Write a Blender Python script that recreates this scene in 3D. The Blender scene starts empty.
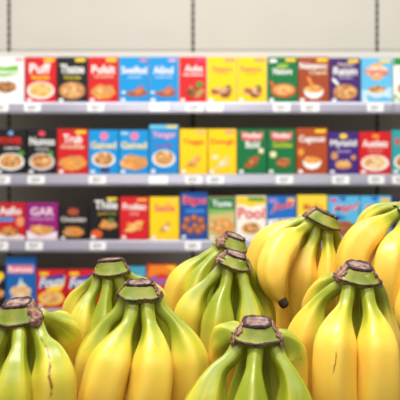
import bpy, bmesh, math, random
from mathutils import Vector, Matrix
from mathutils import noise as mnoise
R = random.Random(7)
COL = bpy.context.scene.collection
F = 800.0           # focal length in pixels
HY = 180.0          # horizon row
CZ = 1.30           # camera height

def at(px, py, d):
    return Vector(((px-200)/F*d, d, CZ-(py-HY)/F*d))
def lin(c):
    return tuple(((v/255)/12.92 if v/255 <= .04045 else ((v/255+.055)/1.055)**2.4) for v in c[:3]) + (1.0,)

# ---------------------------------------------------------------- materials
MC = {}
def flat(rgb, rough=.5, metal=0.0, spec=.5):
    k = (tuple(rgb), rough, metal, spec)
    if k in MC: return MC[k]
    m = bpy.data.materials.new('paint_%d_%d_%d' % tuple(rgb)); m.use_nodes = True
    b = m.node_tree.nodes['Principled BSDF']
    b.inputs['Roughness'].default_value = rough; b.inputs['Metallic'].default_value = metal
    b.inputs['Specular IOR Level'].default_value = spec
    n = m.node_tree.nodes.new('ShaderNodeTexNoise'); n.inputs['Scale'].default_value = 14
    mx = m.node_tree.nodes.new('ShaderNodeMix'); mx.data_type = 'RGBA'
    c = lin(rgb)
    mx.inputs['A'].default_value = tuple(v*.95 for v in c[:3])+(1,)
    mx.inputs['B'].default_value = tuple(min(1, v*1.04) for v in c[:3])+(1,)
    m.node_tree.links.new(n.outputs['Fac'], mx.inputs['Factor'])
    m.node_tree.links.new(mx.outputs['Result'], b.inputs['Base Color'])
    MC[k] = m
    return m

class NT:
    def __init__(s, name):
        s.m = bpy.data.materials.new(name); s.m.use_nodes = True; s.t = s.m.node_tree
        s.b = s.t.nodes['Principled BSDF']
    def n(s, typ, **kw):
        o = s.t.nodes.new(typ)
        for k, v in kw.items(): setattr(o, k, v)
        return o
    def l(s, a, b): s.t.links.new(a, b)
    def val(s, x, sock):
        if isinstance(x, (int, float)): sock.default_value = x
        else: s.l(x, sock)
    def math(s, op, a, b=0.0, c=0.0, clamp=False):
        o = s.n('ShaderNodeMath', operation=op); o.use_clamp = clamp
        s.val(a, o.inputs[0]); s.val(b, o.inputs[1])
        if op in ('MULTIPLY_ADD', 'SMOOTH_MIN'): s.val(c, o.inputs[2])
        return o.outputs[0]
    def ss(s, x, lo, hi, a=0.0, b=1.0):
        o = s.n('ShaderNodeMapRange', interpolation_type='SMOOTHSTEP')
        s.val(x, o.inputs['Value'])
        for nme, v in (('From Min', lo), ('From Max', hi), ('To Min', a), ('To Max', b)): s.val(v, o.inputs[nme])
        return o.outputs[0]
    def mix(s, f, a, b):
        o = s.n('ShaderNodeMix', data_type='RGBA')
        s.val(f, o.inputs['Factor'])
        for x, nme in ((a, 'A'), (b, 'B')):
            if isinstance(x, tuple): o.inputs[nme].default_value = lin(x)
            else: s.l(x, o.inputs[nme])
        return o.outputs['Result']
    def noise(s, scale, detail=3, vec=None):
        o = s.n('ShaderNodeTexNoise'); o.inputs['Scale'].default_value = scale; o.inputs['Detail'].default_value = detail
        if vec is None:
            vec = s.n('ShaderNodeTexCoord').outputs['Object']
        s.l(vec, o.inputs['Vector'])
        return o.outputs['Fac']
    def attr(s, name):
        return s.n('ShaderNodeAttribute', attribute_name=name).outputs['Fac']

def banana_material(name, ripe, scar=None):
    """skin ripeness: green at the neck turning yellow down the body; ripe 0..1"""
    k = NT(name)
    s = k.attr('along'); phi = k.attr('around')
    nz = k.noise(28, 3); nf = k.noise(160, 4)
    rid = k.math('COSINE', k.math('MULTIPLY', phi, 5.0))
    ss = k.math('ADD', s, k.math('MULTIPLY', k.math('SUBTRACT', nz, .5), .034))
    ss = k.math('ADD', ss, k.math('MULTIPLY', rid, .005))
    a0 = .046 - .028*ripe; a1 = .182 - .092*ripe
    f = k.ss(ss, a0, a1)
    neck = k.mix(k.ss(ss, 0.0, .035), (150, 158, 48), (134, 148, 28))
    ylw = tuple(int(a+(b-a)*min(1, ripe)) for a, b in zip((220, 202, 72), (247, 206, 80)))
    shoulder = (202, 194, 58)
    body = k.mix(k.ss(nz, .35, .7), ylw, tuple(min(255, int(c*.95)+j) for c, j in zip(ylw, (10, 0, 0))))
    # ridges of the peel carry a paler line
    col = k.mix(k.ss(f, 0.0, .5), neck, shoulder); col = k.mix(k.ss(f, .3, 1.0), col, body)
    col = k.mix(k.math('MULTIPLY', k.ss(rid, .90, 1.0), .22), col, (228, 210, 90))
    # green comes back towards the blossom end
    col = k.mix(k.math('MULTIPLY', k.ss(k.attr('toend'), .035, .0), .55*(1.1-ripe*.5)), col, (170, 180, 55))
    # small freckles
    v = k.n('ShaderNodeTexVoronoi'); v.inputs['Scale'].default_value = 95
    k.l(k.n('ShaderNodeTexCoord').outputs['Object'], v.inputs['Vector'])
    fr = k.math('MULTIPLY', k.ss(v.outputs['Distance'], .13, .06), k.ss(k.noise(22, 1), .56, .66))
    col = k.mix(k.math('MULTIPLY', fr, .55), col, (150, 104, 42))
    if scar:
        for (p0, w, s0, s1, dp, strength) in scar:
            wob = k.math('MULTIPLY', k.math('SUBTRACT', k.noise(60, 4), .5), .5)
            line = k.math('ABSOLUTE', k.math('SUBTRACT', k.math('ADD', phi, wob), k.math('MULTIPLY_ADD', s, dp, p0)))
            msk = k.ss(line, w, w*.25)
            msk = k.math('MULTIPLY', msk, k.ss(s, s0, s0+.006)); msk = k.math('MULTIPLY', msk, k.ss(s, s1, s1-.006))
            msk = k.math('MULTIPLY', msk, k.ss(nf, .30, .48))
            col = k.mix(k.math('MULTIPLY', msk, strength), col, (112, 66, 32))
    k.l(col, k.b.inputs['Base Color'])
    k.b.inputs['Roughness'].default_value = .36
    k.b.inputs['Specular IOR Level'].default_value = .5
    k.b.inputs['Subsurface Weight'].default_value = .12
    k.b.inputs['Subsurface Radius'].default_value = (.006, .004, .001)
    k.b.inputs['Subsurface Scale'].default_value = .6
    bp = k.n('ShaderNodeBump'); bp.inputs['Strength'].default_value = .12; bp.inputs['Distance'].default_value = .001
    k.l(nf, bp.inputs['Height']); k.l(bp.outputs['Normal'], k.b.inputs['Normal'])
    return k.m
RM = {}
def ripe_mat(r):
    q = round(r*10)/10
    if q not in RM: RM[q] = banana_material('banana_skin', q)
    return RM[q]

def rough_mat(name, a, b, scale, rough=.85, bump=.6, lo=.35, hi=.65):
    k = NT(name); nz = k.noise(scale, 5)
    k.l(k.mix(k.ss(nz, lo, hi), a, b), k.b.inputs['Base Color']); k.b.inputs['Roughness'].default_value = rough
    bp = k.n('ShaderNodeBump'); bp.inputs['Strength'].default_value = bump; bp.inputs['Distance'].default_value = .002
    k.l(nz, bp.inputs['Height']); k.l(bp.outputs['Normal'], k.b.inputs['Normal'])
    return k.m
M_CROWN = rough_mat('crown_green', (112, 128, 30), (148, 148, 48), 70, .5, .2)
M_CUT = rough_mat('crown_cut', (84, 58, 56), (160, 134, 122), 130, .9, .8, .3, .7)
M_RIM = rough_mat('crown_rim', (32, 16, 20), (78, 46, 44), 260, .85, .8)
M_DRY = rough_mat('crown_dry', (104, 66, 58), (168, 128, 110), 240, .9, .9)
M_TIP = rough_mat('banana_tip', (22, 16, 14), (64, 46, 32), 300, .9, .9)

# ---------------------------------------------------------------- object helpers
def link(name, me, parent=None, mats=()):
    o = bpy.data.objects.new(name, me); COL.objects.link(o)
    for m in mats: me.materials.append(m)
    if parent is not None: o.parent = parent
    return o
def thing(name, label, cat, loc, group=None):
    o = bpy.data.objects.new(name, None); COL.objects.link(o); o.location = loc
    o.empty_display_size = .05
    o['label'] = label; o['category'] = cat
    if group: o['group'] = group
    return o
def smooth(me):
    for p in me.polygons: p.use_smooth = True
def bm_box(bm, x0, x1, y0, y1, z0, z1, mi=0, bev=0):
    r = bmesh.ops.create_cube(bm, size=1)
    vs = r['verts']
    for v in vs:
        v.co = Vector(((x0+x1)/2+v.co.x*(x1-x0), (y0+y1)/2+v.co.y*(y1-y0), (z0+z1)/2+v.co.z*(z1-z0)))
    fs = set(f for v in vs for f in v.link_faces)
    for f in fs: f.material_index = mi
    if bev:
        es = set(e for f in fs for e in f.edges)
        rr = bmesh.ops.bevel(bm, geom=list(es), offset=bev, segments=2, affect='EDGES', profile=.6)
        for f in rr['faces']: f.material_index = mi
def bm_obj(name, bm, mats, parent=None):
    me = bpy.data.meshes.new(name); bm.to_mesh(me); bm.free()
    return link(name, me, parent, mats)

# ---------------------------------------------------------------- bananas
def catmull(P, n):
    P = [2*P[0]-P[1]] + P + [2*P[-1]-P[-2]]
    out = []
    for i in range(1, len(P)-2):
        a, b, c, d = P[i-1:i+3]
        for k in range(24):
            t = k/24
            out.append(.5*((2*b)+(c-a)*t+(2*a-5*b+4*c-d)*t*t+(3*b-a-3*c+d)*t**3))
    out.append(P[-2])
    for _ in range(14):      # relax the joints between spans
        out = [out[0]] + [(out[i-1]+2*out[i]+out[i+1])/4 for i in range(1, len(out)-1)] + [out[-1]]
    L = [0]
    for i in range(1, len(out)): L.append(L[-1]+(out[i]-out[i-1]).length)
    T = L[-1]; res = []; j = 0
    for i in range(n+1):
        s = T*i/n
        while j < len(L)-2 and L[j+1] < s: j += 1
        u = (s-L[j])/max(1e-9, L[j+1]-L[j])
        res.append(out[j].lerp(out[j+1], min(1, max(0, u))))
    return res, T
def sst(x):
    x = max(0, min(1, x)); return x*x*(3-2*x)
def banana(parent, pts, Rm, rn, mat, neck=.022, flare=.042, roll=0.0, tipdark=True):
    """one finger: round five-ridged peel swept along its own curved spine"""
    org = parent.location
    n = 60; seg = 30
    C, T = catmull([p-org for p in pts], n)
    bm = bmesh.new()
    la = bm.verts.layers.float.new('along'); lp = bm.verts.layers.float.new('around'); le = bm.verts.layers.float.new('toend')
    rings = []
    tan = [(C[min(n, i+1)]-C[max(0, i-1)]).normalized() for i in range(n+1)]
    u = Vector((0, -1, 0)); u = (u-tan[0]*u.dot(tan[0])).normalized()
    sd = R.random()*50
    for i in range(n+1):
        t = tan[i]; u = (u-t*u.dot(t)).normalized(); w = t.cross(u)
        s = T*i/n; e = T-s
        r = rn*(1+.18*math.exp(-s/.006)) + (Rm-rn)*sst((s-neck)/flare)**.92
        endl = .050
        if e < endl:
            q = 1-e/endl
            r *= (1-q**2.3*.97)**.62 if q < 1 else 0
            r = max(r, .0042)
        ridge = .070*sst((s-neck*.3)/(flare*.9))*(1 if e > .03 else e/.03) + .02
        ring = []
        for k in range(seg):
            a = 2*math.pi*k/seg
            c5 = math.cos(5*(a-roll))
            rr = r*(1+ridge*(c5*.75+.25*abs(c5)-.2) + .012*math.sin(2*a+sd) + .012*math.sin(s*60+sd))
            v = bm.verts.new(C[i]+(u*math.cos(a)+w*math.sin(a))*rr)
            v[la] = s; v[lp] = ((a-roll+math.pi) % (2*math.pi))-math.pi; v[le] = e
            ring.append(v)
        rings.append(ring)
    for i in range(n):
        for k in range(seg):
            bm.faces.new((rings[i][k], rings[i][(k+1) % seg], rings[i+1][(k+1) % seg], rings[i+1][k]))
    bm.faces.new(rings[0][::-1]); bm.faces.new(rings[-1])
    bmesh.ops.recalc_face_normals(bm, faces=bm.faces)
    o = bm_obj('banana', bm, [mat], parent); smooth(o.data)
    # dried blossom end
    bm = bmesh.new(); t = tan[-1]; p = C[-1]; prev = None; rs = []
    for (d, r) in ((-.003, .0046), (.001, .0056), (.005, .0052), (.0075, .0044), (.0085, .0022)):
        ring = []
        for k in range(14):
            a = 2*math.pi*k/14
            rr = r*(1+.18*mnoise.noise(Vector((math.cos(a)*2, math.sin(a)*2, d*300+sd))))
            ring.append(bm.verts.new(p+t*d+(u*math.cos(a)+w*math.sin(a))*rr))
        rs.append(ring)
    for i in range(len(rs)-1):
        for k in range(14): bm.faces.new((rs[i][k], rs[i][(k+1) % 14], rs[i+1][(k+1) % 14], rs[i+1][k]))
    bm.faces.new(rs[0][::-1]); bm.faces.new(rs[-1]); bmesh.ops.recalc_face_normals(bm, faces=bm.faces)
    q = bm_obj('blossom_end', bm, [M_TIP], o); smooth(q.data)
    q['label'] = 'dry black blossom end'
    return o

def crown(parent, base, hb, top, ht, D, lean=.20, flaps=(), dep=.62):
    """cut crown joining the fingers; base/top pixel centres, hb/ht half widths in pixels"""
    org = parent.location; k = D/F
    B = at(base[0], base[1], D)-org; Tp = at(top[0], top[1], D)-org
    Tp.y -= (Tp-B).length*lean*.5
    ax = (Tp-B); H = ax.length; ax.normalize()
    xd = Vector((1, 0, 0)); xd = (xd-ax*xd.dot(ax)).normalized(); yd = ax.cross(xd)
    # cut face leans towards the aisle
    wb, wt = hb*k, ht*k; db, dt = max(.0165, wb*dep), max(.0095, wt*dep)
    sd = R.random()*90; SEG = 48
    def pt(a, v, off=0.0):
        w = wb+(wt-wb)*v**.8; d = db+(dt-db)*v**.8
        fl = 1+.05*(1-v)*math.cos(a*6+sd) + .02*mnoise.noise(Vector((math.cos(a)*2, math.sin(a)*2, v*2+sd)))
        e = 3.4
        ca, sa = math.cos(a), math.sin(a)
        q = (abs(ca)**e+abs(sa)**e)**(-1/e)
        sag = .0045*abs(ca)**3*(1-v)
        tilt = -lean*1.7*d*sa*v
        return B+ax*(H*v+sag-tilt)+xd*(ca*q*(w*fl+off))+yd*(sa*q*(d*fl+off))
    bm = bmesh.new(); NV = 10; rings = []
    for i in range(NV+1):
        rings.append([bm.verts.new(pt(2*math.pi*j/SEG, i/NV)) for j in range(SEG)])
    low = [bm.verts.new(B-ax*.004+(v.co-B)*.72) for v in rings[0]]
    rings.insert(0, low)
    for i in range(len(rings)-1):
        for j in range(SEG): bm.faces.new((rings[i][j], rings[i][(j+1) % SEG], rings[i+1][(j+1) % SEG], rings[i+1][j]))
    bm.faces.new(rings[0][::-1]); bm.faces.new(rings[-1]); bmesh.ops.recalc_face_normals(bm, faces=bm.faces)
    c = bm_obj('crown', bm, [M_CROWN], parent); smooth(c.data)
    # cut face: rough dished cap
    bm = bmesh.new(); rr = []
    for (f, h) in ((1.04, -.0016), (1.06, .0006), (.98, .0018), (.80, .0010), (.6, .0006), (.3, .0012)):
        ring = []
        for j in range(SEG):
            a = 2*math.pi*j/SEG; p = pt(a, 1.0); c0 = B+ax*H
            jag = mnoise.noise(Vector((math.cos(a)*3, math.sin(a)*3, f*3+sd)))
            ring.append(bm.verts.new(c0+(p-c0)*(f+.04*jag)+ax*(h+.0010*jag)))
        rr.append(ring)
    for i in range(len(rr)-1):
        for j in range(SEG):
            fc = bm.faces.new((rr[i][j], rr[i][(j+1) % SEG], rr[i+1][(j+1) % SEG], rr[i+1][j])); fc.material_index = 1 if i < 3 else 0
    fc = bm.faces.new(rr[-1]); fc.material_index = 0
    bm.faces.new(rr[0][::-1]).material_index = 1
    q = bm_obj('cut_face', bm, [M_CUT, M_RIM], c); smooth(q.data); q['label'] = 'dry brown cut face with dark edge'
    # dried dark fringe round the foot of the crown
    bm = bmesh.new(); SG = 72; rr = []
    for j in range(SG):
        a = 2*math.pi*j/SG; ring = []
        jag = mnoise.noise(Vector((math.cos(a)*4, math.sin(a)*4, sd)))
        jg2 = mnoise.noise(Vector((math.cos(a)*9, math.sin(a)*9, sd+5)))
        hi = .0009+.0008*jag+.0008*jg2; lo = -.0013+.0010*jg2
        p = pt(a, 0, .0)
        for (dv, off) in ((hi, .0002), (hi*.4, .0009), (lo*.5, .0009), (lo, .0001), (0, -.002)):
            g = pt(a, max(0, dv/H), off); 
            if dv < 0: g = g+ax*dv
            ring.append(bm.verts.new(g))
        rr.append(ring)
    for j in range(SG):
        A_, B_ = rr[j], rr[(j+1) % SG]
        for i in range(5): bm.faces.new((A_[i], A_[(i+1) % 5], B_[(i+1) % 5], B_[i]))
    bmesh.ops.recalc_face_normals(bm, faces=bm.faces)
    q = bm_obj('dried_rim', bm, [M_RIM], c); smooth(q.data); q['label'] = 'thin dark brown dried rim'
    # withered patches of old bract at the corners
    for (a0, a1) in flaps:
        bm = bmesh.new(); G = []; NA = 14; NB = 12
        for i in range(NB+1):
            row = []
            v = i/NB*1.06
            for j in range(NA+1):
                a = math.radians(a0+(a1-a0)*j/NA)
                jag = .35*mnoise.noise(Vector((i*.5, sd, 0 if j < NA/2 else 9)))*(abs(j-NA/2)/(NA/2))
                p = pt(a+jag, min(1, v), .0013+.0012*abs(mnoise.noise(Vector((i*.6, j*.6, sd)))))
                if v > 1: p = p+ax*.001
                if i == 0: p = p-ax*(.004+.003*mnoise.noise(Vector((j*.8, sd, 3))))
                row.append(bm.verts.new(p))
            G.append(row)
        for i in range(NB):
            for j in range(NA): bm.faces.new((G[i][j], G[i][j+1], G[i+1][j+1], G[i+1][j]))
        bmesh.ops.recalc_face_normals(bm, faces=bm.faces)
        q = bm_obj('dried_bract', bm, [M_DRY], c); smooth(q.data); q['label'] = 'withered purplish brown bract'
        md = q.modifiers.new('thick', 'SOLIDIFY'); md.thickness = .001
    return c

def bunch(label, D, crown_args, fingers):
    b, hb, t, ht, kw = crown_args
    base = at(b[0], b[1], D)
    # root of the thing at the foot of its lowest finger
    low = min(at(p[0], p[1], D+p[2]/100).z for f in fingers for p in f['p'])
    root = thing('banana_bunch', label, 'bananas', Vector((base.x, base.y, low)), 'banana bunches heaped on the produce display')
    crown(root, b, hb, t, ht, D, **kw)
    for f in fingers:
        pts = [at(p[0], p[1], D+p[2]/100) for p in f['p']]
        first = pts[0]; inner = at(b[0]+(f['p'][0][0]-b[0])*.8, b[1]-5, D+f['p'][0][2]/100*.7)
        pts = [inner]+pts
        m = f.get('m') or ripe_mat(f['r'])
        banana(root, pts, f.get('R', .0185), f.get('rn', .0066), m, f.get('neck', .029), f.get('flare', .046), f.get('roll', R.random()*6))
    return root

M_SCAR_A = banana_material('banana_skin_scarred', .85, [(-.25, .10, .012, .075, 1.0, .85), (-.2, .17, .085, .135, 1.0, .8)])
M_SCAR_H = banana_material('banana_skin_marked', 1.05, [(-.45, .06, .075, .095, 8.0, .75)])

bunch('leftmost front banana bunch, green necks, brown scar running down its right banana', .70,
  ((20, 321), 23, (18, 303), 14, dict(flaps=((-52, 12),), lean=.12)), [
  dict(p=[(35,322,-.3),(43,341,-1.4),(52,360,-2.6),(55,390,-3.2),(50,440,-2.6),(32,492,-.8)], R=.0190, r=0.72, m=M_SCAR_A, roll=.0, neck=.020),
  dict(p=[(19,324,-.6),(19,345,-2),(15,370,-3.4),(12,405,-3.8),(10,455,-3),(16,505,-1.2)], R=.0180, r=0.65),
  dict(p=[(5,325,-.2),(-1,343,-.8),(-13,368,-1.5),(-24,405,-1.6),(-25,450,-1),(-10,495,0)], R=.0180, r=0.6),
  dict(p=[(43,318,.9),(50,321,2.2),(60,330,4.2),(67,350,5.8),(68,385,6.4),(58,440,6)], R=.0178, r=1.25, neck=.012, flare=.036),
  dict(p=[(30,322,1),(31,345,1.8),(34,372,2.4),(32,410,2.6),(24,460,2)], R=.0165, r=0.37),
  dict(p=[(10,320,1),(6,338,2),(0,360,3),(-6,400,3.4),(-4,450,3)], R=.0170, r=0.51),
])
bunch('front banana bunch left of centre, four long yellow bananas fanned under a small square crown', .735,
  ((140, 297), 21, (140, 283), 13, dict(flaps=((-34, 6), (174, 190)), lean=.07)), [
  dict(p=[(125,302,0),(118,314,-.2),(106,326,-.4),(96,352,-.5),(90,388,-.3),(88,430,.4),(96,476,1.6)], R=.0178, r=0.79),
  dict(p=[(133,301,-.6),(130,320,-1.6),(119,343,-3),(108,372,-4),(100,405,-4.2),(92,450,-3.4),(92,492,-1.6)], R=.0195, r=0.86, roll=.45),
  dict(p=[(147,301,-.6),(149,320,-1.6),(153,343,-3),(153,372,-4),(149,405,-4.2),(141,450,-3.4),(130,492,-1.6)], R=.0192, r=0.86, roll=.2),
  dict(p=[(156,300,0),(163,311,-.2),(175,325,-.6),(186,349,-1),(189,385,-1.2),(183,430,-.6),(170,474,1.6)], R=.0180, r=0.86),
  dict(p=[(140,302,1.4),(141,320,2.2),(141,350,3),(140,395,3.2),(140,440,2.8)], R=.0160, r=0.37),
  dict(p=[(150,300,1.4),(154,314,2.8),(158,335,4),(158,380,4.8),(150,430,4.6)], R=.0160, r=0.44),
  dict(p=[(130,300,1.4),(125,314,2.8),(120,335,4.2),(118,380,5),(124,430,4.6)], R=.0165, r=0.79),
])
bunch('rear banana bunch at left, narrow crown, behind the four long yellow bananas', .92,
  ((112, 274), 17, (111, 260), 11, dict(flaps=((172, 190), (-10, 8)), lean=.03)), [
  dict(p=[(99,277,0),(95,289,-.6),(87,304,-1.4),(82,325,-2),(82,355,-1.6),(90,392,0)], R=.0175, r=0.75),
  dict(p=[(108,276,-.5),(107,290,-1.2),(104,308,-2),(103,335,-2.4),(108,380,-1)], R=.0150, r=0.51),
  dict(p=[(117,276,-.5),(122,290,-.8),(127,306,-1),(130,335,-.8),(132,380,0)], R=.0150, r=0.44),
  dict(p=[(125,274,.8),(134,281,1.2),(146,290,2),(155,306,2.6),(160,335,3),(156,375,2.8)], R=.0180, r=1.0, neck=.012),
  dict(p=[(101,274,1.2),(91,284,2.2),(80,298,3.4),(76,322,4),(80,365,3.6)], R=.0170, r=1),
  dict(p=[(112,274,1.5),(112,292,2.5),(114,315,3.4),(116,360,3.4)], R=.0165, r=0.58),
])
bunch('greenest rear banana bunch near the centre, its crown directly below another crown', .90,
  ((232, 266), 17, (236, 254.5), 10.5, dict(flaps=((176, 222), (-30, 0)), lean=.12)), [
  dict(p=[(221,269,0),(211,280,-.4),(196,297,-.8),(188,322,-1),(188,355,-.4),(196,395,.8)], R=.0185, r=0.7),
  dict(p=[(228,268,-.5),(226,285,-1.3),(221,303,-2.3),(218,330,-3),(217,362,-2.6),(222,400,-1)], R=.0175, r=0.44),
  dict(p=[(240,268,-.5),(244,284,-1.2),(249,303,-2),(251,330,-2.6),(249,362,-2),(243,398,-.5)], R=.0172, r=0.51),
  dict(p=[(233,269,1),(236,284,1.4),(237,308,2),(236,350,2),(234,390,1.6)], R=.0155, r=0.37),
  dict(p=[(246,266,1),(253,280,1.8),(260,300,2.6),(262,330,2.8),(256,380,2.4)], R=.0160, r=0.51),
  dict(p=[(223,266,1.2),(216,282,2.2),(210,305,3),(208,345,3),(214,390,2.6)], R=.0160, r=0.51),
])
bunch('rearmost banana bunch near the centre, crown tilted, directly above the greenest bunch', 1.02,
  ((231, 248), 16, (235, 236.5), 10.5, dict(flaps=((170, 235),), lean=.1)), [
  dict(p=[(216,250,0),(204,258,-.2),(190,270,-.4),(180,290,-.5),(177,318,0),(184,355,1)], R=.0190, r=0.85),
  dict(p=[(221,251,-.6),(209,263,-1.4),(200,278,-2),(196,300,-2.2),(198,345,-1)], R=.0160, r=0.51),
  dict(p=[(242,251,0),(248,262,0),(254,281,.2),(256,305,.6),(252,350,1)], R=.0170, r=0.51),
  dict(p=[(231,252,.8),(232,270,1.4),(232,300,2),(230,345,1.6)], R=.0160, r=0.51),
])
bunch('lowest front banana bunch, bright green bananas, crown near the bottom edge', .68,
  ((257, 339), 24, (257, 322), 14, dict(flaps=((172, 212), (-34, 8)), lean=.15)), [
  dict(p=[(240,343,-.2),(231,358,-.8),(217,372,-1.4),(207,398,-2),(200,435,-2),(206,485,-.6)], R=.0182, r=0.6),
  dict(p=[(256,344,-.6),(254,366,-1.8),(252,388,-3),(250,420,-3.6),(250,462,-3),(254,500,-1.4)], R=.0160, r=0.45),
  dict(p=[(273,343,-.2),(280,359,-1),(289,375,-1.8),(295,400,-2.2),(296,440,-2),(286,486,-.6)], R=.0182, r=0.5),
  dict(p=[(241,338,1.2),(235,336,2.6),(228,343,4.6),(225,366,5.8),(225,400,6.4),(231,450,5.8)], R=.0165, r=1.15, neck=.008, flare=.03),
  dict(p=[(271,339,1.1),(279,339,1.8),(286,350,2.7),(288,374,3),(287,405,3),(280,452,2.6)], R=.0165, r=1.15, neck=.008, flare=.03),
  dict(p=[(248,345,1),(244,365,1.6),(241,395,2),(240,450,2)], R=.0150, r=0.37),
  dict(p=[(265,345,1),(267,365,1.6),(269,395,2),(267,450,2)], R=.0150, r=0.37),
])
bunch('tallest rear banana bunch right of centre, one banana showing its black tip in front', .96,
  ((321, 224), 18, (326, 213), 12.5, dict(flaps=((160, 215),), lean=.06)), [
  dict(p=[(308,220,.6),(297,223,.8),(281,231,1),(267,245,1.2),(259,266,1.6),(258,292,2.2),(268,325,3)], R=.0178, r=1.23, neck=.018),
  dict(p=[(308,225,-.6),(299,232,-1.4),(286,243,-2.8),(276,259,-4.2),(273,278,-5.2),(277,293,-5.6),(282,301,-5.8)], R=.0182, r=1.3, neck=.018, flare=.036),
  dict(p=[(316,229,-.3),(313,242,-.8),(306,259,-1.2),(302,282,-1.4),(302,310,-.6),(308,345,.6)], R=.0172, r=1.23),
  dict(p=[(327,231,-.3),(328,244,-.8),(329,262,-1.2),(329,288,-1.2),(328,315,-.4),(326,350,.8)], R=.0155, r=1.16),
  dict(p=[(333,229,.9),(337,243,2.0),(341,262,3.2),(341,290,3.6),(338,335,3.4)], R=.0150, r=1.23),
  dict(p=[(318,226,1),(316,242,1.8),(312,265,2.6),(310,300,3),(312,345,3)], R=.0165, r=1.16),
  dict(p=[(311,224,1.5),(303,240,2.4),(290,268,3.2),(280,300,3),(277,330,2.4),(284,362,1.4)], R=.0180, r=1.23),
])
bunch('front right banana bunch, two broad yellow bananas side by side under its crown', .755,
  ((357, 281), 22, (359, 266), 12.5, dict(flaps=((165, 222), (-28, -4)), lean=.15)), [
  dict(p=[(342,285,.3),(332,291,.6),(319,304,.9),(309,330,1.2),(305,365,1.5),(308,410,1.9),(318,455,2.6)], R=.0196, r=1.05),
  dict(p=[(349,284,-.6),(346,303,-1.6),(338,327,-3),(334,355,-4),(334,400,-4.2),(340,445,-3.2),(350,486,-1.4)], R=.0195, r=1.05, m=M_SCAR_H, roll=0.0),
  dict(p=[(366,284,-.6),(369,303,-1.6),(375,327,-3),(378,355,-4),(378,400,-4.2),(374,445,-3.2),(366,486,-1.4)], R=.0195, r=1.05, roll=.35),
  dict(p=[(373,283,.3),(378,290,.6),(382,303,1.1),(383,328,1.5),(383,365,1.8),(378,415,2.2)], R=.0172, r=1.17),
  dict(p=[(345,279,1.4),(335,280,2.4),(324,290,3.8),(318,315,4.8),(318,360,5),(326,410,4.6)], R=.0165, r=1.3, neck=.012),
  dict(p=[(357,284,1.4),(356,303,2),(356,330,2.6),(356,380,2.8),(358,425,2.6)], R=.0175, r=0.56),
  dict(p=[(368,283,1.4),(372,300,2.8),(374,325,4),(372,370,4.6),(368,415,4.2)], R=.0160, r=0.7),
])
bunch('far right rear banana bunch, mostly cut by the right edge of the photo', .94,
  ((413, 214), 19, (416, 202), 13, dict(lean=.2)), [
  dict(p=[(401,212,-.2),(390,218,-.8),(374,230,-1.6),(359,246,-2),(353,265,-2.2),(356,292,-2),(366,330,-1.2)], R=.0195, r=1.23, neck=.016),
  dict(p=[(402,208,1.4),(392,208,2),(379,213,3),(370,226,3.8),(368,250,4.2),(374,300,4.0)], R=.0170, r=1.25, neck=.014),
  dict(p=[(407,218,-.8),(400,231,-2.0),(392,250,-3.6),(388,275,-4.4),(388,305,-4),(393,345,-3)], R=.0180, r=1.23),
  dict(p=[(416,217,-.8),(420,236,-2.4),(420,262,-4.2),(415,290,-5.6),(408,314,-6.4),(401,333,-6.6)], R=.0180, r=1.23),
  dict(p=[(424,216,0),(436,232,-.2),(446,260,-.4),(448,295,0),(440,340,.8)], R=.0180, r=1.16),
])

# ---------------------------------------------------------------- produce display under the bananas
def plank_mat():
    return rough_mat('display_board', (66, 52, 40), (92, 74, 56), 18, .7, .2)
disp = thing('produce_display', 'dark sloping produce display carrying the banana bunches', 'display', (0, .9, 0))
def quadprism(bm, prof, x0, x1):
    a = [bm.verts.new((x0, y, z)) for y, z in prof]; b = [bm.verts.new((x1, y, z)) for y, z in prof]
    n = len(prof)
    for i in range(n): bm.faces.new((a[i], a[(i+1) % n], b[(i+1) % n], b[i]))
    bm.faces.new(a[::-1]); bm.faces.new(b); bmesh.ops.recalc_face_normals(bm, faces=bm.faces)
def TZ(y):            # height of the sloping board
    return 1.0 + (y-.70)*.25 + DROP
DROP = -.022
bm = bmesh.new(); quadprism(bm, [(y-.9, z) for y, z in ((.52, TZ(.52)), (1.12, TZ(1.12)), (1.12, TZ(1.12)-.02), (.52, TZ(.52)-.02))], -.75, .75)
bm_obj('board', bm, [plank_mat()], disp)
bm = bmesh.new(); bm_box(bm, -.75, .75, 1.12-.9, 1.14-.9, .02, TZ(1.12)); bm_box(bm, -.75, .75, .5-.9, .52-.9, .02, TZ(.52)+.02)
bm_box(bm, -.77, -.75, .5-.9, 1.14-.9, .02, TZ(.52)); bm_box(bm, .75, .77, .5-.9, 1.14-.9, .02, TZ(.52))
bm_obj('side_panel', bm, [flat((44, 42, 40), .5)], disp)
bm = bmesh.new(); bm_box(bm, -.74, .74, .53-.9, .98-.9+.1, 0, .03); bm_obj('plinth', bm, [flat((30, 30, 30), .6)], disp)

# ---------------------------------------------------------------- floor
def floor_mat():
    k = NT('floor_tiles')
    b = k.n('ShaderNodeTexBrick'); b.offset = 0; b.inputs['Scale'].default_value = 1.0
    b.inputs['Brick Width'].default_value = .4; b.inputs['Row Height'].default_value = .4; b.inputs['Mortar Size'].default_value = .003
    b.inputs['Color1'].default_value = lin((196, 192, 186)); b.inputs['Color2'].default_value = lin((188, 184, 178)); b.inputs['Mortar'].default_value = lin((140, 136, 130))
    k.l(k.n('ShaderNodeTexCoord').outputs['Object'], b.inputs['Vector']); k.l(b.outputs['Color'], k.b.inputs['Base Color'])
    k.b.inputs['Roughness'].default_value = .3
    return k.m
bm = bmesh.new(); bm_box(bm, -5, 5, -2, 7, -.05, 0); fl = bm_obj('floor', bm, [floor_mat()]); fl['kind'] = 'structure'
bm = bmesh.new(); bm_box(bm, -5, 5, 6.9, 7, 0, 3.6); wl = bm_obj('wall_back', bm, [flat((206, 202, 192), .7)]); wl['kind'] = 'structure'

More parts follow.
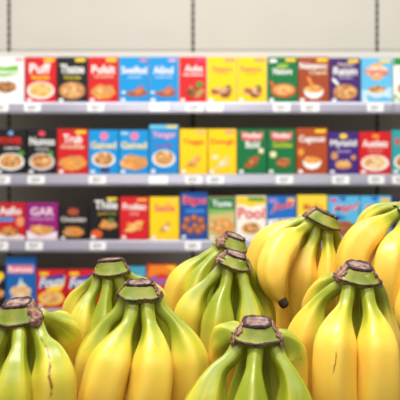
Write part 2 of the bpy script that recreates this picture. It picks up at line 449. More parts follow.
# ---------------------------------------------------------------- shelving
YS = 5.00                      # front of the shelves
YP = 5.45                      # face of the back panels
YB = 5.03                      # fronts of the boxes
def zpx(py, d): return CZ-(py-HY)/F*d
SHELF_TOP = [zpx(102.5, YS), zpx(174.5, YS), zpx(240.5, YS), zpx(309, YS), zpx(380, YS)]
UP = [9-184, 9, 193, 377, 377+184]
upx = [(p-200)/F*YP for p in UP]
gon = thing('supermarket_shelving', 'long run of grey metal supermarket shelving against the cream back panels', 'shelving', (0, YP, 0))
M_PANEL = NT('cream_panel')
_n = M_PANEL.noise(3, 3)
M_PANEL.l(M_PANEL.mix(_n, (204, 200, 188), (212, 208, 197)), M_PANEL.b.inputs['Base Color']); M_PANEL.b.inputs['Roughness'].default_value = .55
M_PANEL = M_PANEL.m
PZ = zpx(50, YP)
for i in range(4):             # panels, bay by bay, in two heights
    for (z0, z1) in ((.1, PZ-.004), (PZ, 2.62)):
        bm = bmesh.new(); bm_box(bm, upx[i]+.012, upx[i+1]-.012, 0, .02, z0, z1, 0, .003)
        bm_obj('back_panel', bm, [M_PANEL], gon)
bm = bmesh.new(); bm_box(bm, upx[0], upx[-1], .028, .06, .1, 2.6); bm_obj('backing', bm, [flat((120, 116, 106), .6)], gon)
bm = bmesh.new(); bm_box(bm, upx[0], upx[-1], -.006, .016, PZ-.062, PZ-.014, 0, .003); bm_obj('cross_rail', bm, [flat((226, 222, 214), .5)], gon)
M_UP = flat((150, 145, 134), .5, .2); M_SLOT = flat((26, 24, 22), .8)
for x in upx:
    bm = bmesh.new(); bm_box(bm, x-.0115, x+.0115, -.003, .03, .05, 2.62, 0)
    z = .12
    while z < 2.6:
        bm_box(bm, x-.0075, x+.0075, -.0045, 0, z, z+.034, 1)
        z += .050
    bm_obj('slotted_upright', bm, [M_UP, M_SLOT], gon)
M_SHELF = flat((140, 132, 124), .5, .2)
kk = NT('price_rail'); kk.l(kk.mix(kk.noise(2.5, 2), (150, 148, 162), (172, 170, 184)), kk.b.inputs['Base Color'])
kk.b.inputs['Roughness'].default_value = .28; kk.b.inputs['Metallic'].default_value = .25
M_RAIL = kk.m
for si, z in enumerate(SHELF_TOP):
    dpt = YP-YS
    for i in range(4):
        xs0 = (UP[i]-200)/F*YP; xs1 = (UP[i+1]-200)/F*YP
        sh_bm = bmesh.new(); bm_box(sh_bm, xs0+.002, xs1-.002, -dpt+.012, -.005, z-.028, z, 0, .002)
        sh = bm_obj('shelf', sh_bm, [M_SHELF], gon)
        bm = bmesh.new()      # price rail: sloped channel with lips
        prof = [(-dpt, z+.002), (-dpt+.012, z+.004), (-dpt+.012, z-.062), (-dpt-.006, z-.062), (-dpt-.010, z-.056), (-dpt-.003, z-.008)]
        quadprism(bm, prof, xs0+.002, xs1-.002)
        quadprism(bm, [(-dpt-.016, z-.064), (-dpt+.012, z-.064), (-dpt+.012, z-.070), (-dpt-.014, z-.070)], xs0+.002, xs1-.002)
        bm_obj('price_rail', bm, [M_RAIL], sh)
bm = bmesh.new(); bm_box(bm, upx[0], upx[-1], -(YP-YS)+.03, 0, .001, .02+max(.03, SHELF_TOP[4]-.09)); bm_obj('kick_plate', bm, [flat((90, 88, 88), .5)], gon)

# ---------------------------------------------------------------- cartons
def text_mesh_verts(s, cache={}):
    if s in cache: return cache[s]
    cu = bpy.data.curves.new('lettering', 'FONT'); cu.body = s; cu.offset = .022; cu.resolution_u = 3; cu.fill_mode = 'FRONT'
    o = bpy.data.objects.new('lettering', cu); COL.objects.link(o)
    dg = bpy.context.evaluated_depsgraph_get(); dg.update()
    me = bpy.data.meshes.new_from_object(o.evaluated_get(dg))
    vs = [v.co.copy() for v in me.vertices]; fs = [tuple(p.vertices) for p in me.polygons]
    bpy.data.objects.remove(o); bpy.data.curves.remove(cu); bpy.data.meshes.remove(me)
    x0 = min(v.x for v in vs); x1 = max(v.x for v in vs); y0 = min(v.y for v in vs); y1 = max(v.y for v in vs)
    cache[s] = ([( (v.x-x0)/(x1-x0), (v.y-y0)/(y1-y0)) for v in vs], fs)
    return cache[s]

class Art:
    """flat print on a carton front: polygons in box-local x/z, stacked by tiny steps"""
    def __init__(s, w, h, bm=None, mats=None): s.w, s.h, s.bm, s.mats, s.lay = w, h, bm or bmesh.new(), mats or [], 0
    def mi(s, c):
        m = flat(c, .5, 0.0, .3)
        if m not in s.mats: s.mats.append(m)
        return s.mats.index(m)
    def poly(s, pts, c, step=True):
        if step: s.lay += 1
        y = -.0004-.00018*s.lay
        vs = [s.bm.verts.new(((u-.5)*s.w, y, v*s.h)) for u, v in pts]
        f = s.bm.faces.new(vs); f.material_index = s.mi(c); f.normal_update()
        if f.normal.y > 0: f.normal_flip()
    def rect(s, u0, v0, u1, v1, c): s.poly([(u0, v0), (u1, v0), (u1, v1), (u0, v1)], c)
    def ell(s, u, v, ru, rv, c, a0=0, a1=360, n=22, jit=0, rng=None, step=True):
        p = []
        for i in range(n if a1-a0 >= 360 else n+1):
            a = math.radians(a0+(a1-a0)*i/n); q = 1+(rng.uniform(-jit, jit) if rng else 0)
            p.append((min(.985, max(.015, u+ru*q*math.cos(a))), min(.985, max(.015, v+rv*q*math.sin(a)))))
        s.poly(p, c, step)
    def text(s, t, u0, v0, u1, v1, c, slant=0.0, rise=0.0):
        s.lay += 1; y = -.0004-.00018*s.lay
        P, Fs = text_mesh_verts(t); mi = s.mi(c)
        vs = [s.bm.verts.new(((u0+(u1-u0)*(a+slant*b)-.5)*s.w, y, (v0+(v1-v0)*b+rise*a)*s.h)) for a, b in P]
        for f in Fs:
            try: g = s.bm.faces.new([vs[i] for i in f])
            except ValueError: continue
            g.material_index = mi; g.normal_update()
            if g.normal.y > 0: g.normal_flip()
    def build(s, name, parent):
        if not s.bm.verts: s.bm.free(); return None
        return bm_obj(name, s.bm, s.mats, parent)

TAN, DTAN, LTAN = (206, 146, 84), (160, 98, 48), (232, 190, 128)
ORG, BRN, WHT, CRM, LEAF = (232, 150, 60), (122, 66, 40), (244, 242, 238), (240, 222, 184), (84, 146, 50)
def flakes(A, u, v, ru, rv, cols, n, sz, rng):
    for i in range(n):
        a = rng.uniform(0, 6.28); q = math.sqrt(rng.random())
        A.lay += .3
        A.ell(u+ru*q*math.cos(a), v+rv*q*math.sin(a), sz*rng.uniform(.7, 1.2), sz*.55*rng.uniform(.7, 1.2), rng.choice(cols), 0, 360, 7, .25, rng, step=False)
def pic(A, kind, rng, u=.5, v=.27, s=1.0, bowl=WHT, cols=(TAN, DTAN, LTAN)):
    if kind == 'bowl':          # full plate seen from above
        A.ell(u, v, .44*s, .19*s, bowl); A.ell(u, v+.01, .37*s, .16*s, cols[0]); flakes(A, u, v+.02, .33*s, .13*s, cols, 26, .07*s, rng)
    elif kind == 'deep':        # white bowl from the side with a heap
        A.ell(u, v, .30*s, .17*s, bowl, 180, 360); A.ell(u, v+.005, .31*s, .055*s, CRM); A.ell(u, v+.03, .27*s, .07*s, cols[0]); flakes(A, u, v+.045, .22*s, .05*s, cols, 16, .06*s, rng)
    elif kind == 'heap':
        A.ell(u, v-.02, .38*s, .13*s, cols[1], jit=.1, rng=rng); flakes(A, u, v, .34*s, .13*s, cols, 30, .085*s, rng)
    elif kind == 'bow':         # bow shaped wafer pieces
        A.poly([(u-.38*s, v+.0), (u-.1*s, v+.04), (u+.12*s, v+.12), (u+.2*s, v+.19), (u+.30*s, v+.06), (u+.44*s, v+.02), (u+.32*s, v-.06), (u+.1*s, v-.09), (u-.16*s, v-.07)], cols[1])
        A.poly([(u-.1*s, v+.02), (u+.1*s, v+.09), (u+.19*s, v+.15), (u+.26*s, v+.02), (u+.1*s, v-.05)], cols[0])
        A.ell(u-.4*s, v+.01, .07, .025, WHT)
    elif kind == 'nuts':
        A.ell(u+.12*s, v-.05, .2*s, .1*s, BRN, 180, 360); flakes(A, u, v, .32*s, .06*s, cols, 12, .12*s, rng)
        A.ell(u+.22*s, v+.10, .11, .035, LEAF)
    elif kind == 'stick':
        A.poly([(u-.32*s, v-.12), (u-.2*s, v-.02), (u+.1*s, v+.13), (u+.28*s, v+.12), (u+.22*s, v), (u-.05*s, v-.13)], cols[0], True)
        flakes(A, u, v, .2*s, .08*s, cols, 10, .08*s, rng)
    elif kind == 'pan':
        A.poly([(u-.46*s, v+.2), (u-.36*s, v+.2), (u-.22*s, v+.07), (u-.3*s, v+.03)], (214, 96, 52)); A.ell(u+.03, v, .42*s, .15*s, (206, 84, 44)); A.ell(u+.03, v+.02, .36*s, .11*s, (224, 150, 84)); flakes(A, u+.03, v+.02, .3*s, .09*s, ((226, 170, 96), (206, 84, 50), (236, 190, 130)), 22, .08, rng)
    elif kind == 'balls':
        for (a, b) in ((-.22, .08), (.02, .12), (.24, .07), (-.3, -.05), (.3, -.06), (.05, -.04), (-.12, -.12), (.16, -.13)):
            A.ell(u+a*s, v+b*s, .13*s, .07*s, cols[1]); A.ell(u+a*s-.02, v+b*s+.015, .07*s, .035*s, cols[0])

RED, YEL, BLU, GRN, PUR, BRW, BLK = (206, 22, 30), (250, 206, 10), (10, 146, 214), (6, 112, 58), (66, 32, 108), (158, 68, 32), (22, 20, 22)
YT = (250, 208, 40)
def spec(x0, x1, top, base, lab, texts, p, flash=None, extra=None):
    return dict(x0=x0, x1=x1, top=top, base=base, lab=lab, texts=texts, pic=p, flash=flash, extra=extra)
ROWS = [
 (0, [
  spec(-7, 24.5, 57, (238, 238, 236), 'white carton with a green banner and brown flakes, first on the top shelf', [('Natures', .12, .62, .78, .74, WHT)], ('heap', dict(u=.42, v=.36, s=.8, cols=(DTAN, BRN, TAN))), None,
       lambda A: (A.poly([(.0, .60), (.35, .57), (.8, .62), (.8, .82), (.4, .78), (.0, .80)], (112, 188, 40)), A.rect(.7, .92, .95, .96, RED))),
  spec(25, 56.5, 57, RED, 'red carton lettered Puff with a yellow line, on the top shelf', [('Puff', .14, .64, .82, .86, WHT), ('Snacks', .2, .51, .78, .61, YT)], ('bowl', dict(v=.27, cols=(LTAN, ORG, (240, 196, 90)))), YT),
  spec(57, 87.5, 57, BLK, 'black carton lettered Thatse with a yellow line, on the top shelf', [('Thatse', .1, .64, .9, .84, WHT), ('Gooey', .22, .50, .8, .60, (214, 196, 40))], ('bowl', dict(v=.27, bowl=(190, 130, 84))), YT),
  spec(88, 118.5, 57, RED, 'red carton lettered Pufalt, beside the black one on the top shelf', [('Pufalt', .12, .64, .9, .82, WHT), ('oat squares', .2, .54, .84, .60, CRM)], ('heap', dict(v=.25, s=1.05, cols=(TAN, ORG, LTAN))), YT),
  spec(119, 148.7, 57, BLU, 'left of the two blue cartons with brown bow pieces, lettered Sweifted', [('Sweifted', .07, .63, .95, .80, WHT), ('wheat bites', .28, .54, .75, .59, (190, 226, 244))], ('bow', dict(u=.55, v=.22, cols=((206, 120, 76), (166, 78, 46)))), None, lambda A: A.rect(.72, .9, .95, .95, (230, 120, 120))),
  spec(149, 178.7, 57, BLU, 'right of the two blue cartons with brown bow pieces, lettered Ailind', [('Ailind', .14, .63, .82, .80, WHT), ('wheat bites', .2, .54, .8, .59, (190, 226, 244))], ('bow', dict(u=.52, v=.22, cols=((206, 120, 76), (166, 78, 46)))), None, lambda A: A.rect(.66, .9, .92, .95, (230, 170, 200))),
  spec(179, 206.7, 57, (214, 28, 34), 'red carton lettered Aubs with a green leaf, on the top shelf', [('Aubs', .2, .68, .86, .83, WHT), ('with hazelnut', .12, .59, .9, .65, WHT)], ('heap', dict(u=.6, v=.25, s=.85, cols=(TAN, BRN, DTAN))), (226, 60, 120), lambda A: A.ell(.76, .42, .14, .05, LEAF)),
  spec(207, 236.7, 57, YEL, 'left of the two yellow cartons with nuts and a leaf on the top shelf', [('Reeson', .2, .68, .84, .80, (216, 126, 96)), ('crunchy', .36, .61, .7, .65, (224, 140, 40))], ('nuts', dict(v=.26, cols=((206, 150, 110), (160, 96, 60), (224, 180, 150)))), (232, 140, 120)),
  spec(237, 266.7, 57, YEL, 'right of the two yellow cartons with nuts and a leaf on the top shelf', [('Reeson', .12, .68, .82, .80, (216, 126, 96)), ('crunchy', .3, .61, .66, .65, (224, 140, 40))], ('nuts', dict(v=.26, cols=((206, 150, 110), (160, 96, 60), (224, 180, 150)))), (232, 140, 120)),
  spec(267.5, 297.7, 57, GRN, 'green carton with a red handled pan of flakes, on the top shelf', [('Nature', .18, .62, .82, .76, WHT)], ('pan', dict(v=.27)), YT, lambda A: (A.rect(.06, .88, .3, .95, WHT), A.ell(.5, .80, .2, .05, (150, 186, 70)))),
  spec(298, 329.5, 57, BRW, 'brown carton lettered Nabeanco with a white bowl, on the top shelf', [('Nabeanco', .04, .74, .92, .88, WHT), ('Crispoat', .36, .60, .92, .71, CRM)], ('deep', dict(v=.27, s=1.05, cols=(ORG, LTAN, (214, 120, 40)))), YT, lambda A: A.poly([(.26, .55), (.36, .57), (.5, .38), (.44, .34)], ORG)),
  spec(330, 360.5, 58, PUR, 'purple carton lettered Raisin with a spoon, on the top shelf', [('Raisin', .1, .62, .9, .80, WHT), ('Familien', .26, .83, .8, .89, CRM), ('bran flakes', .3, .54, .75, .59, (210, 200, 230))], ('bowl', dict(v=.24, s=.92, bowl=(190, 130, 70))), YT, lambda A: A.poly([(.04, .52), (.12, .56), (.3, .42), (.24, .38)], WHT)),
  spec(361, 392.5, 58, (98, 186, 228), 'pale blue carton with an orange sun behind its lettering, on the top shelf', [('Heritas', .12, .62, .88, .78, (206, 56, 44))], ('deep', dict(v=.27, s=1.0, bowl=(198, 222, 236))), YT,
       lambda A: (A.ell(.5, .70, .27, .19, (246, 160, 44)), A.ell(.5, .71, .38, .11, (240, 214, 190)), A.poly([(.02, .06), (.3, .2), (.98, .1), (.98, .38), (.6, .2), (.02, .3)], (188, 224, 240)))),
  spec(393, 424, 57, (240, 240, 232), 'white and green carton at the right end of the top shelf', [('Garden', .2, .64, .86, .78, (226, 110, 40))], ('bowl', dict(v=.3)), None, lambda A: (A.rect(.015, .82, .985, .985, (40, 140, 60)), A.poly([(.02, .02), (.4, .02), (.02, .2)], (120, 180, 60)))),
 ]),
 (1, [
  spec(-5, 26.5, 129, BLK, 'black carton with red lettering and a leafy plate, first on the second shelf', [('POWER', .12, .66, .86, .82, (224, 44, 30)), ('protein mix', .3, .54, .8, .61, WHT)], ('bowl', dict(v=.28, cols=(TAN, LTAN, DTAN))), None, lambda A: (A.ell(.84, .46, .1, .06, LEAF), A.ell(.5, .91, .08, .05, (120, 170, 220)))),
  spec(27, 56.7, 129, BLK, 'black carton lettered Numos in white under a pink emblem, second shelf', [('Numos', .08, .64, .94, .82, WHT), ('cluster', .28, .53, .76, .60, (200, 200, 200))], ('bowl', dict(v=.28, bowl=(216, 216, 214))), None, lambda A: (A.ell(.5, .90, .12, .06, (226, 70, 90)), A.ell(.8, .46, .1, .06, LEAF))),
  spec(57, 88, 129, RED, 'red carton lettered Trub with orange crisps, on the second shelf', [('Trub', .2, .68, .82, .88, WHT), ('Crunchies', .12, .57, .88, .66, CRM)], ('heap', dict(v=.27, s=1.15, cols=(ORG, TAN, (240, 180, 80)))), YT),
  spec(88.5, 118.7, 130, BLU, 'blue carton lettered Gained in cream with a white bowl, second shelf', [('Gained', .06, .58, .92, .74, (246, 224, 150))], ('bowl', dict(v=.34, s=.9)), None, lambda A: (A.ell(.52, .86, .14, .09, (232, 120, 170)), A.rect(.4, .04, .7, .16, (60, 60, 110)))),
  spec(119, 148.7, 130, BLU, 'blue carton lettered Gained in cream with a large heap of clusters, second shelf', [('Gained', .06, .58, .94, .74, (246, 224, 150))], ('heap', dict(v=.28, s=1.2, cols=(TAN, ORG, LTAN))), None, lambda A: (A.ell(.52, .86, .14, .09, (232, 120, 170)), A.rect(.06, .9, .3, .95, (180, 220, 240)))),
  spec(149, 178.7, 124.5, (16, 138, 208), 'tall blue carton with pink lettering Yenger, on the second shelf', [('Yenger', .1, .70, .92, .86, (246, 170, 196)), ('purple', .24, .53, .8, .62, (150, 70, 170))], ('bowl', dict(v=.32, s=.9)), None, lambda A: (A.rect(.015, .92, .985, .985, (110, 200, 220)), A.rect(.6, .93, .95, .98, YT))),
  spec(179.5, 207.5, 129, YEL, 'yellow carton lettered Teggs in orange, on the second shelf', [('Teggs', .1, .64, .88, .78, (232, 110, 30))], ('stick', dict(v=.28, s=1.0, cols=((222, 160, 80), (206, 130, 56), LTAN))), (240, 180, 120)),
  spec(208, 236.7, 129, YEL, 'yellow carton lettered Donugh in red, on the second shelf', [('Donugh', .08, .64, .92, .78, (226, 80, 40))], ('stick', dict(v=.26, s=1.0, cols=((240, 206, 130), (226, 180, 96), CRM))), (240, 150, 120), lambda A: A.ell(.24, .38, .12, .05, CRM)),
  spec(237.3, 266.7, 129, GRN, 'green carton with a red banner and white lettering Bold, second shelf', [('Holler', .2, .80, .86, .92, WHT), ('Bold', .28, .58, .76, .74, WHT)], ('stick', dict(v=.28, s=.9, cols=((180, 90, 40), (150, 70, 30), TAN))), None, lambda A: (A.poly([(.1, .94), (.5, .9), (.9, .94), (.84, .76), (.5, .73), (.16, .76)], (222, 74, 84)), A.ell(.82, .52, .09, .06, CRM))),
  spec(267.3, 295.7, 129, GRN, 'green carton with a red banner and yellow lettering Golden, second shelf', [('Holler', .2, .80, .86, .92, WHT), ('Golden', .18, .59, .88, .72, (190, 206, 40))], ('heap', dict(u=.56, v=.27, s=.65, cols=((190, 100, 50), (150, 70, 34), TAN))), None, lambda A: (A.poly([(.1, .94), (.5, .9), (.9, .94), (.84, .76), (.5, .73), (.16, .76)], (222, 74, 84)), A.ell(.2, .44, .12, .07, (230, 226, 170)))),
  spec(296.3, 327.7, 128, (172, 72, 30), 'orange brown carton lettered Cageost with a white bowl, second shelf', [('Cageost', .08, .66, .92, .84, WHT)], ('deep', dict(v=.28, s=1.0, cols=(ORG, LTAN, TAN))), YT, lambda A: A.ell(.14, .48, .1, .08, ORG)),
  spec(328.3, 358.5, 132, (64, 34, 120), 'purple carton lettered Mytsiid with scattered pieces, second shelf', [('Mytsiid', .06, .62, .94, .82, WHT), ('harvest', .3, .52, .74, .59, (190, 170, 220))], ('heap', dict(v=.24, s=.7, cols=(TAN, ORG, LTAN))), None, lambda A: (A.ell(.5, .9, .13, .06, YT), A.ell(.2, .44, .12, .09, TAN), A.ell(.84, .4, .09, .06, TAN))),
  spec(359, 391, 132, RED, 'red carton lettered Austlets with a pale plate of flakes, second shelf', [('Austlets', .1, .64, .9, .82, WHT), ('oat loops', .28, .52, .74, .59, (240, 170, 150))], ('bowl', dict(v=.27, cols=(LTAN, TAN, CRM))), None, lambda A: A.ell(.52, .9, .12, .05, (240, 140, 40))),
  spec(391.7, 422, 130, (44, 158, 160), 'teal carton at the right end of the second shelf', [('Rado', .1, .66, .8, .82, (224, 60, 50))], ('bowl', dict(v=.28)), None),
 ]),
 (2, [
  spec(-4, 25.7, 203, (196, 24, 36), 'red carton lettered Aafio over a blue band, first on the third shelf', [('Aafio', .1, .68, .86, .90, WHT)], ('heap', dict(u=.45, v=.24, s=.85, cols=(TAN, DTAN, ORG))), None, lambda A: (A.rect(.015, .50, .6, .62, (70, 140, 206)), A.ell(.82, .5, .14, .14, (230, 150, 100)), A.poly([(.02, .02), (.98, .02), (.98, .1), (.5, .2), (.02, .16)], (236, 226, 226)))),
  spec(26, 58, 203, (150, 22, 118), 'magenta carton lettered GAR, on the third shelf', [('GAR', .14, .66, .88, .88, (240, 214, 236)), ('Schokolade', .14, .54, .88, .62, (214, 150, 206))], ('heap', dict(v=.28, s=.95, cols=(LTAN, TAN, ORG))), None, lambda A: A.poly([(.02, .02), (.98, .02), (.98, .24), (.5, .12), (.02, .26)], (240, 224, 234))),
  spec(59, 88.5, 206, BLK, 'black carton lettered Oussian under an orange emblem, third shelf', [('Oussian', .06, .54, .92, .68, (226, 214, 206))], ('heap', dict(u=.5, v=.24, s=.95, cols=(ORG, TAN, (214, 120, 50)))), None, lambda A: A.ell(.48, .83, .2, .11, (170, 74, 50))),
  spec(89, 119, 196, BLK, 'taller black carton lettered Thile with a gold line, third shelf', [('Thile', .18, .70, .96, .90, WHT), ('gold mix', .3, .56, .94, .64, (190, 160, 60))], ('nuts', dict(u=.55, v=.36, s=.9, cols=(ORG, TAN, (214, 150, 90)))), YT, lambda A: A.ell(.25, .14, .2, .1, (220, 90, 40))),
  spec(119.7, 149, 197, (212, 26, 34), 'red carton lettered Prudteo with pale crisps, third shelf', [('Prudteo', .1, .70, .92, .86, WHT), ('snack', .34, .58, .68, .65, (240, 180, 160))], ('stick', dict(v=.32, s=1.15, cols=((240, 190, 110), ORG, LTAN))), (240, 170, 80)),
  spec(149.5, 179.3, 197, (250, 208, 20), 'yellow carton lettered Setile in pink, on the third shelf', [('Setile', .16, .66, .86, .84, (232, 96, 110))], ('stick', dict(u=.52, v=.30, s=.7, cols=((220, 160, 70), (206, 130, 60), CRM))), (244, 200, 90)),
  spec(180, 207.7, 192, (18, 78, 160), 'deep blue carton with red lettering Bigos and brown balls, third shelf', [('Bigos', .1, .70, .95, .92, (250, 200, 206)), ('Bigos', .12, .71, .93, .91, (226, 50, 70))], ('balls', dict(v=.33, s=1.1, cols=((206, 130, 90), (150, 80, 50)))), None, lambda A: A.rect(.2, .57, .9, .64, (60, 130, 206))),
  spec(208, 235.3, 197, (204, 186, 120), 'green topped carton over a field of tan flakes, third shelf', [('Taste', .14, .78, .88, .92, WHT)], ('heap', dict(v=.34, s=1.2, cols=(LTAN, TAN, ORG))), None, lambda A: (A.rect(.015, .70, .985, .985, (14, 122, 64)), A.poly([(.015, .6), (.985, .66), (.985, .72), (.015, .72)], (130, 180, 90)))),
  spec(235.8, 266.5, 196, (242, 238, 226), 'white carton with large red lettering Pool, on the third shelf', [('Pool', .06, .48, .95, .74, (222, 24, 40))], ('bowl', dict(v=.26, s=.8, bowl=CRM)), None, lambda A: (A.rect(.015, .8, .985, .985, (246, 206, 40)), A.poly([(.3, .8), (.5, .74), (.7, .8)], YT), A.rect(.4, .88, .95, .97, (70, 150, 60)))),
  spec(267, 296.3, 196, (30, 108, 190), 'blue carton with slanting red lettering Jielfs, third shelf', [('Jielfs', .1, .60, .88, .82, (250, 220, 226), .15, .1), ('Jielfs', .12, .61, .86, .81, (222, 50, 70), .15, .1)], ('heap', dict(v=.3, s=1.0, cols=(TAN, BRN, DTAN))), None, lambda A: (A.rect(.05, .84, .35, .94, (160, 130, 200)), A.rect(.7, .86, .95, .95, (246, 180, 60)), A.poly([(.02, .2), (.4, .32), (.98, .22), (.98, .5), (.02, .46)], (240, 236, 236)))),
  spec(297, 327.3, 195, (244, 212, 60), 'yellow and cream carton behind the tallest rear banana bunch, third shelf', [('Mello', .2, .66, .86, .82, (232, 120, 50))], ('heap', dict(v=.34, s=1.1, cols=(LTAN, ORG, CRM))), None, lambda A: A.rect(.015, .02, .985, .55, (240, 226, 190))),
  spec(328, 359.5, 196, (84, 182, 224), 'left of the two pale blue cartons with a brown ball, lettered Mighf', [('Mighf', .14, .58, .94, .80, (252, 230, 230), .1, .06), ('Mighf', .16, .59, .92, .79, (226, 60, 80), .1, .06)], ('bowl', dict(u=.5, v=.26, s=.95, bowl=(170, 104, 70), cols=(DTAN, BRN, TAN))), None, lambda A: (A.rect(.05, .86, .3, .95, (200, 90, 160)), A.poly([(.3, .98), (.6, .98), (.5, .86)], (30, 96, 190)), A.poly([(.02, .5), (.3, .58), (.6, .5), (.02, .4)], (30, 96, 190)))),
  spec(360, 391.5, 196, (84, 182, 224), 'right of the two pale blue cartons with a brown ball, lettered Bight', [('Bight', .1, .58, .92, .80, (252, 230, 230), .1, .06), ('Bight', .12, .59, .9, .79, (226, 60, 80), .1, .06)], ('bowl', dict(u=.5, v=.26, s=.95, bowl=(170, 104, 70), cols=(DTAN, BRN, TAN))), None, lambda A: (A.rect(.66, .86, .95, .95, (246, 190, 60)), A.poly([(.3, .98), (.6, .98), (.5, .86)], (30, 96, 190)), A.poly([(.98, .5), (.7, .56), (.4, .5), (.98, .4)], (30, 96, 190)))),
  spec(392, 422, 198, (46, 34, 84), 'dark purple carton at the right end of the third shelf', [('Noirs', .12, .66, .86, .82, WHT)], ('heap', dict(v=.3)), None),
 ]),
 (3, [
  spec(-26, 5, 266, BLK, 'black carton with a yellow patch at the left end of the lowest visible shelf', [('Nutte', .3, .6, .86, .76, WHT)], ('heap', dict(u=.7, v=.35, s=.8)), None, lambda A: A.ell(.86, .76, .12, .1, YT)),
  spec(5.5, 36, 257, (18, 98, 176), 'blue carton with a pink banner, on the lowest visible shelf', [('Rumuno', .1, .70, .9, .82, (252, 236, 240))], ('heap', dict(v=.34, s=.9, cols=(CRM, (226, 170, 130), LTAN))), None, lambda A: (A.rect(.06, .68, .94, .84, (226, 110, 130)), A.poly([(.3, .3), (.5, .6), (.75, .3), (.95, .1), (.1, .1)], (190, 214, 230)))),
  spec(36.5, 66, 270, (208, 24, 34), 'left of the red cartons lettered Founi on a yellow flash, lowest visible shelf', [('Founi', .08, .52, .92, .80, WHT, .1, .06)], ('bowl', dict(v=.26, bowl=YT, cols=(LTAN, ORG, TAN))), None, lambda A: (A.poly([(.06, .5), (.1, .78), (.94, .9), (.9, .6)], (40, 60, 150)), A.poly([(.3, .46), (.5, .6), (.95, .62), (.8, .44)], YT), A.rect(.1, .86, .4, .94, YT))),
  spec(66.5, 97, 270, (208, 24, 34), 'right of the red cartons lettered Founi, behind the narrow crowned bunch', [('Founi', .08, .52, .92, .80, WHT, .1, .06)], ('bowl', dict(v=.26, bowl=YT, cols=(LTAN, ORG, TAN))), None, lambda A: (A.poly([(.06, .5), (.1, .78), (.94, .9), (.9, .6)], (40, 60, 150)), A.poly([(.3, .46), (.5, .6), (.95, .62), (.8, .44)], YT), A.rect(.1, .86, .4, .94, YT))),
  spec(97.5, 121, 268, (200, 30, 30), 'red carton seen between the necks of the rear left bunch', [('Torto', .1, .6, .9, .76, WHT)], ('heap', dict(v=.3)), None, lambda A: A.rect(.5, .8, .95, .95, YT)),
  spec(121.5, 146, 267, (70, 160, 190), 'teal blue carton behind the crown of the four long yellow bananas', [('Mare', .12, .66, .86, .84, WHT)], ('bowl', dict(v=.3)), None),
  spec(146.5, 177, 264.5, (214, 52, 30), 'red and orange carton lettered Fami, beside the teal blue one', [('Fami', .1, .5, .92, .72, (120, 110, 200), .1, .05)], ('heap', dict(v=.24)), None, lambda A: (A.poly([(.1, .98), (.9, .98), (.98, .7), (.5, .8), (.02, .7)], (236, 130, 30)), A.poly([(.6, .98), (.98, .98), (.98, .8)], (246, 190, 40)))),
 ]),
]
for (ri, specs) in ROWS:
    z0 = SHELF_TOP[ri]
    for i, sp in enumerate(specs):
        rng = random.Random(ri*100+i)
        yb = YB+rng.uniform(-.004, .010)
        w = (sp['x1']-sp['x0'])/F*yb-.004; h = zpx(sp['top'], yb)-z0; xc = ((sp['x0']+sp['x1'])/2-200)/F*yb
        dp = .062
        t = thing('cereal_box', sp['lab'], 'cereal box', Vector((xc, yb, z0+.0003)), 'cereal boxes standing on the shelves')
        bm = bmesh.new(); bm_box(bm, -w/2, w/2, 0, dp, 0, h, 0, .0012)
        # folded lid seam and paler board edges
        bm_box(bm, -w/2+.004, w/2-.004, dp*.30, dp*.70, h-.0004, h+.0008, 1)
        A = Art(w, h, bm, [flat(sp['base'], .5, 0.0, .3), flat(tuple(int(c*.8+40) for c in sp['base']), .45)])
        if sp['extra']: sp['extra'](A)
        if sp['flash']: A.rect(.60, .90, .94, .965, sp['flash'])
        A.rect(.06, .035, .2, .10, WHT if sp['base'] != WHT else RED); A.build('carton', t)
        P = Art(w, h); P.lay = 8; kd, kw = sp['pic']; pic(P, kd, rng, **kw); P.build('food_picture', t)
        L = Art(w, h); L.lay = 8
        for tx in sp['texts']: L.text(*tx)
        L.build('lettering', t)

# ---------------------------------------------------------------- price tags on the rails
TAGS = [
 (0, [(-8, 8.5, 'under the white carton'), (24.5, 41, 'under the red Puff carton'), (88, 104, 'under the red Pufalt carton'), (150, 169, 'under the right blue bow carton'), (186, 203, 'under the red Aubs carton'), (206.5, 223, 'under the left yellow nut carton'), (273, 290, 'under the green pan carton'), (301, 319, 'under the brown Nabeanco carton'), (367, 383, 'under the pale blue sun carton')]),
 (1, [(-6, 10.5, 'under the black carton with red lettering'), (28, 45, 'under the black Numos carton'), (89, 106, 'under the blue Gained carton with a bowl'), (149, 168, 'under the tall blue Yenger carton'), (185, 202, 'under the yellow Teggs carton'), (207, 224, 'under the yellow Donugh carton'), (276, 293, 'under the green Golden carton'), (332, 349, 'under the purple Mytsiid carton'), (368, 384, 'under the red Austlets carton'), (392, 410, 'under the teal carton')]),
 (2, [(-8, 8.5, 'under the red Aafio carton'), (26, 43, 'under the magenta GAR carton'), (90, 106, 'under the tall black Thile carton'), (185, 201, 'under the deep blue Bigos carton')]),
]
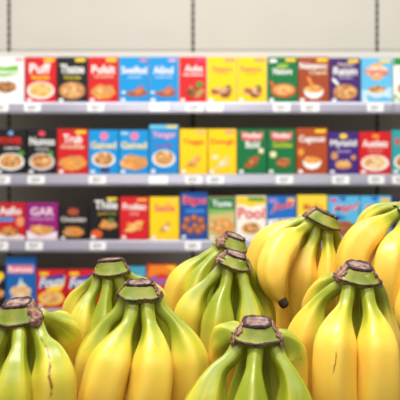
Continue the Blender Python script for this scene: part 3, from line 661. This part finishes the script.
for ri, ts in TAGS:
    z = SHELF_TOP[ri]
    for (x0, x1, wh) in ts:
        rng = random.Random(int(x0)*7+ri)
        w = (x1-x0)/F*YS; xc = ((x0+x1)/2-200)/F*YS
        bm = bmesh.new()
        bm_box(bm, -w/2, w/2, -.001, .0008, -.025, .025, 0, .0004)
        long = wh.startswith(('under the right blue bow', 'under the tall blue', 'under the left yellow nut'))
        if not long:
            for q in range(5):
                bm_box(bm, -w*.30+q*w*.11, -w*.30+q*w*.11+w*.08, -.0016, -.0011, -.004, .012, 1)
            bm_box(bm, -w*.3, w*.1, -.0016, -.0011, -.016, -.012, 1)
        else: bm_box(bm, -w*.3, w*.25, -.0016, -.0011, .002, .006, 2)
        o = bm_obj('price_tag', bm, [flat((236, 236, 236), .35), flat((110, 110, 116), .6), flat((170, 170, 178), .6)])
        o.location = (xc, YS-.0085, z-.033); o.rotation_euler = (math.radians(-8), 0, 0)
        sh = ['top', 'second', 'third'][ri]
        o['label'] = 'white price tag on the %s shelf rail, %s' % (sh, wh); o['category'] = 'price tag'; o['group'] = 'price tags on the shelf rails'

# ---------------------------------------------------------------- lights and camera
def area(loc, size, sy, power, rot=(0, 0, 0), col=(1, .98, .95)):
    l = bpy.data.lights.new('lamp', 'AREA'); l.shape = 'RECTANGLE'; l.size = size; l.size_y = sy; l.energy = power; l.color = col
    o = bpy.data.objects.new('ceiling_lamp', l); COL.objects.link(o); o.location = loc; o.rotation_euler = rot
    return o
area((0, 3.1, 3.5), 5.0, .35, 130, (math.radians(20), 0, 0))
area((-.3, .55, 3.3), 1.5, .45, 80, (0, 0, 0), (1, .97, .92))
area((0, -1.2, 3.3), 4.0, .5, 55, (math.radians(25), 0, 0))
w = bpy.data.worlds.new('store'); bpy.context.scene.world = w; w.use_nodes = True
bg = w.node_tree.nodes['Background']; bg.inputs['Color'].default_value = (1, .93, .85, 1); bg.inputs['Strength'].default_value = .30

cam = bpy.data.cameras.new('camera'); co = bpy.data.objects.new('camera', cam); COL.objects.link(co)
co.location = (0, 0, CZ); co.rotation_euler = (math.radians(90), 0, 0)
cam.sensor_width = 36; cam.lens = 72; cam.shift_y = -(200-HY)/400.0
cam.clip_start = .05
cam.dof.use_dof = True; cam.dof.focus_distance = .76; cam.dof.aperture_fstop = 13.5
sc = bpy.context.scene; sc.camera = co
sc.view_settings.view_transform = 'Standard'; sc.view_settings.look = 'None'; sc.view_settings.exposure = 0.0; sc.view_settings.gamma = 1
sc.view_settings.use_curve_mapping = False
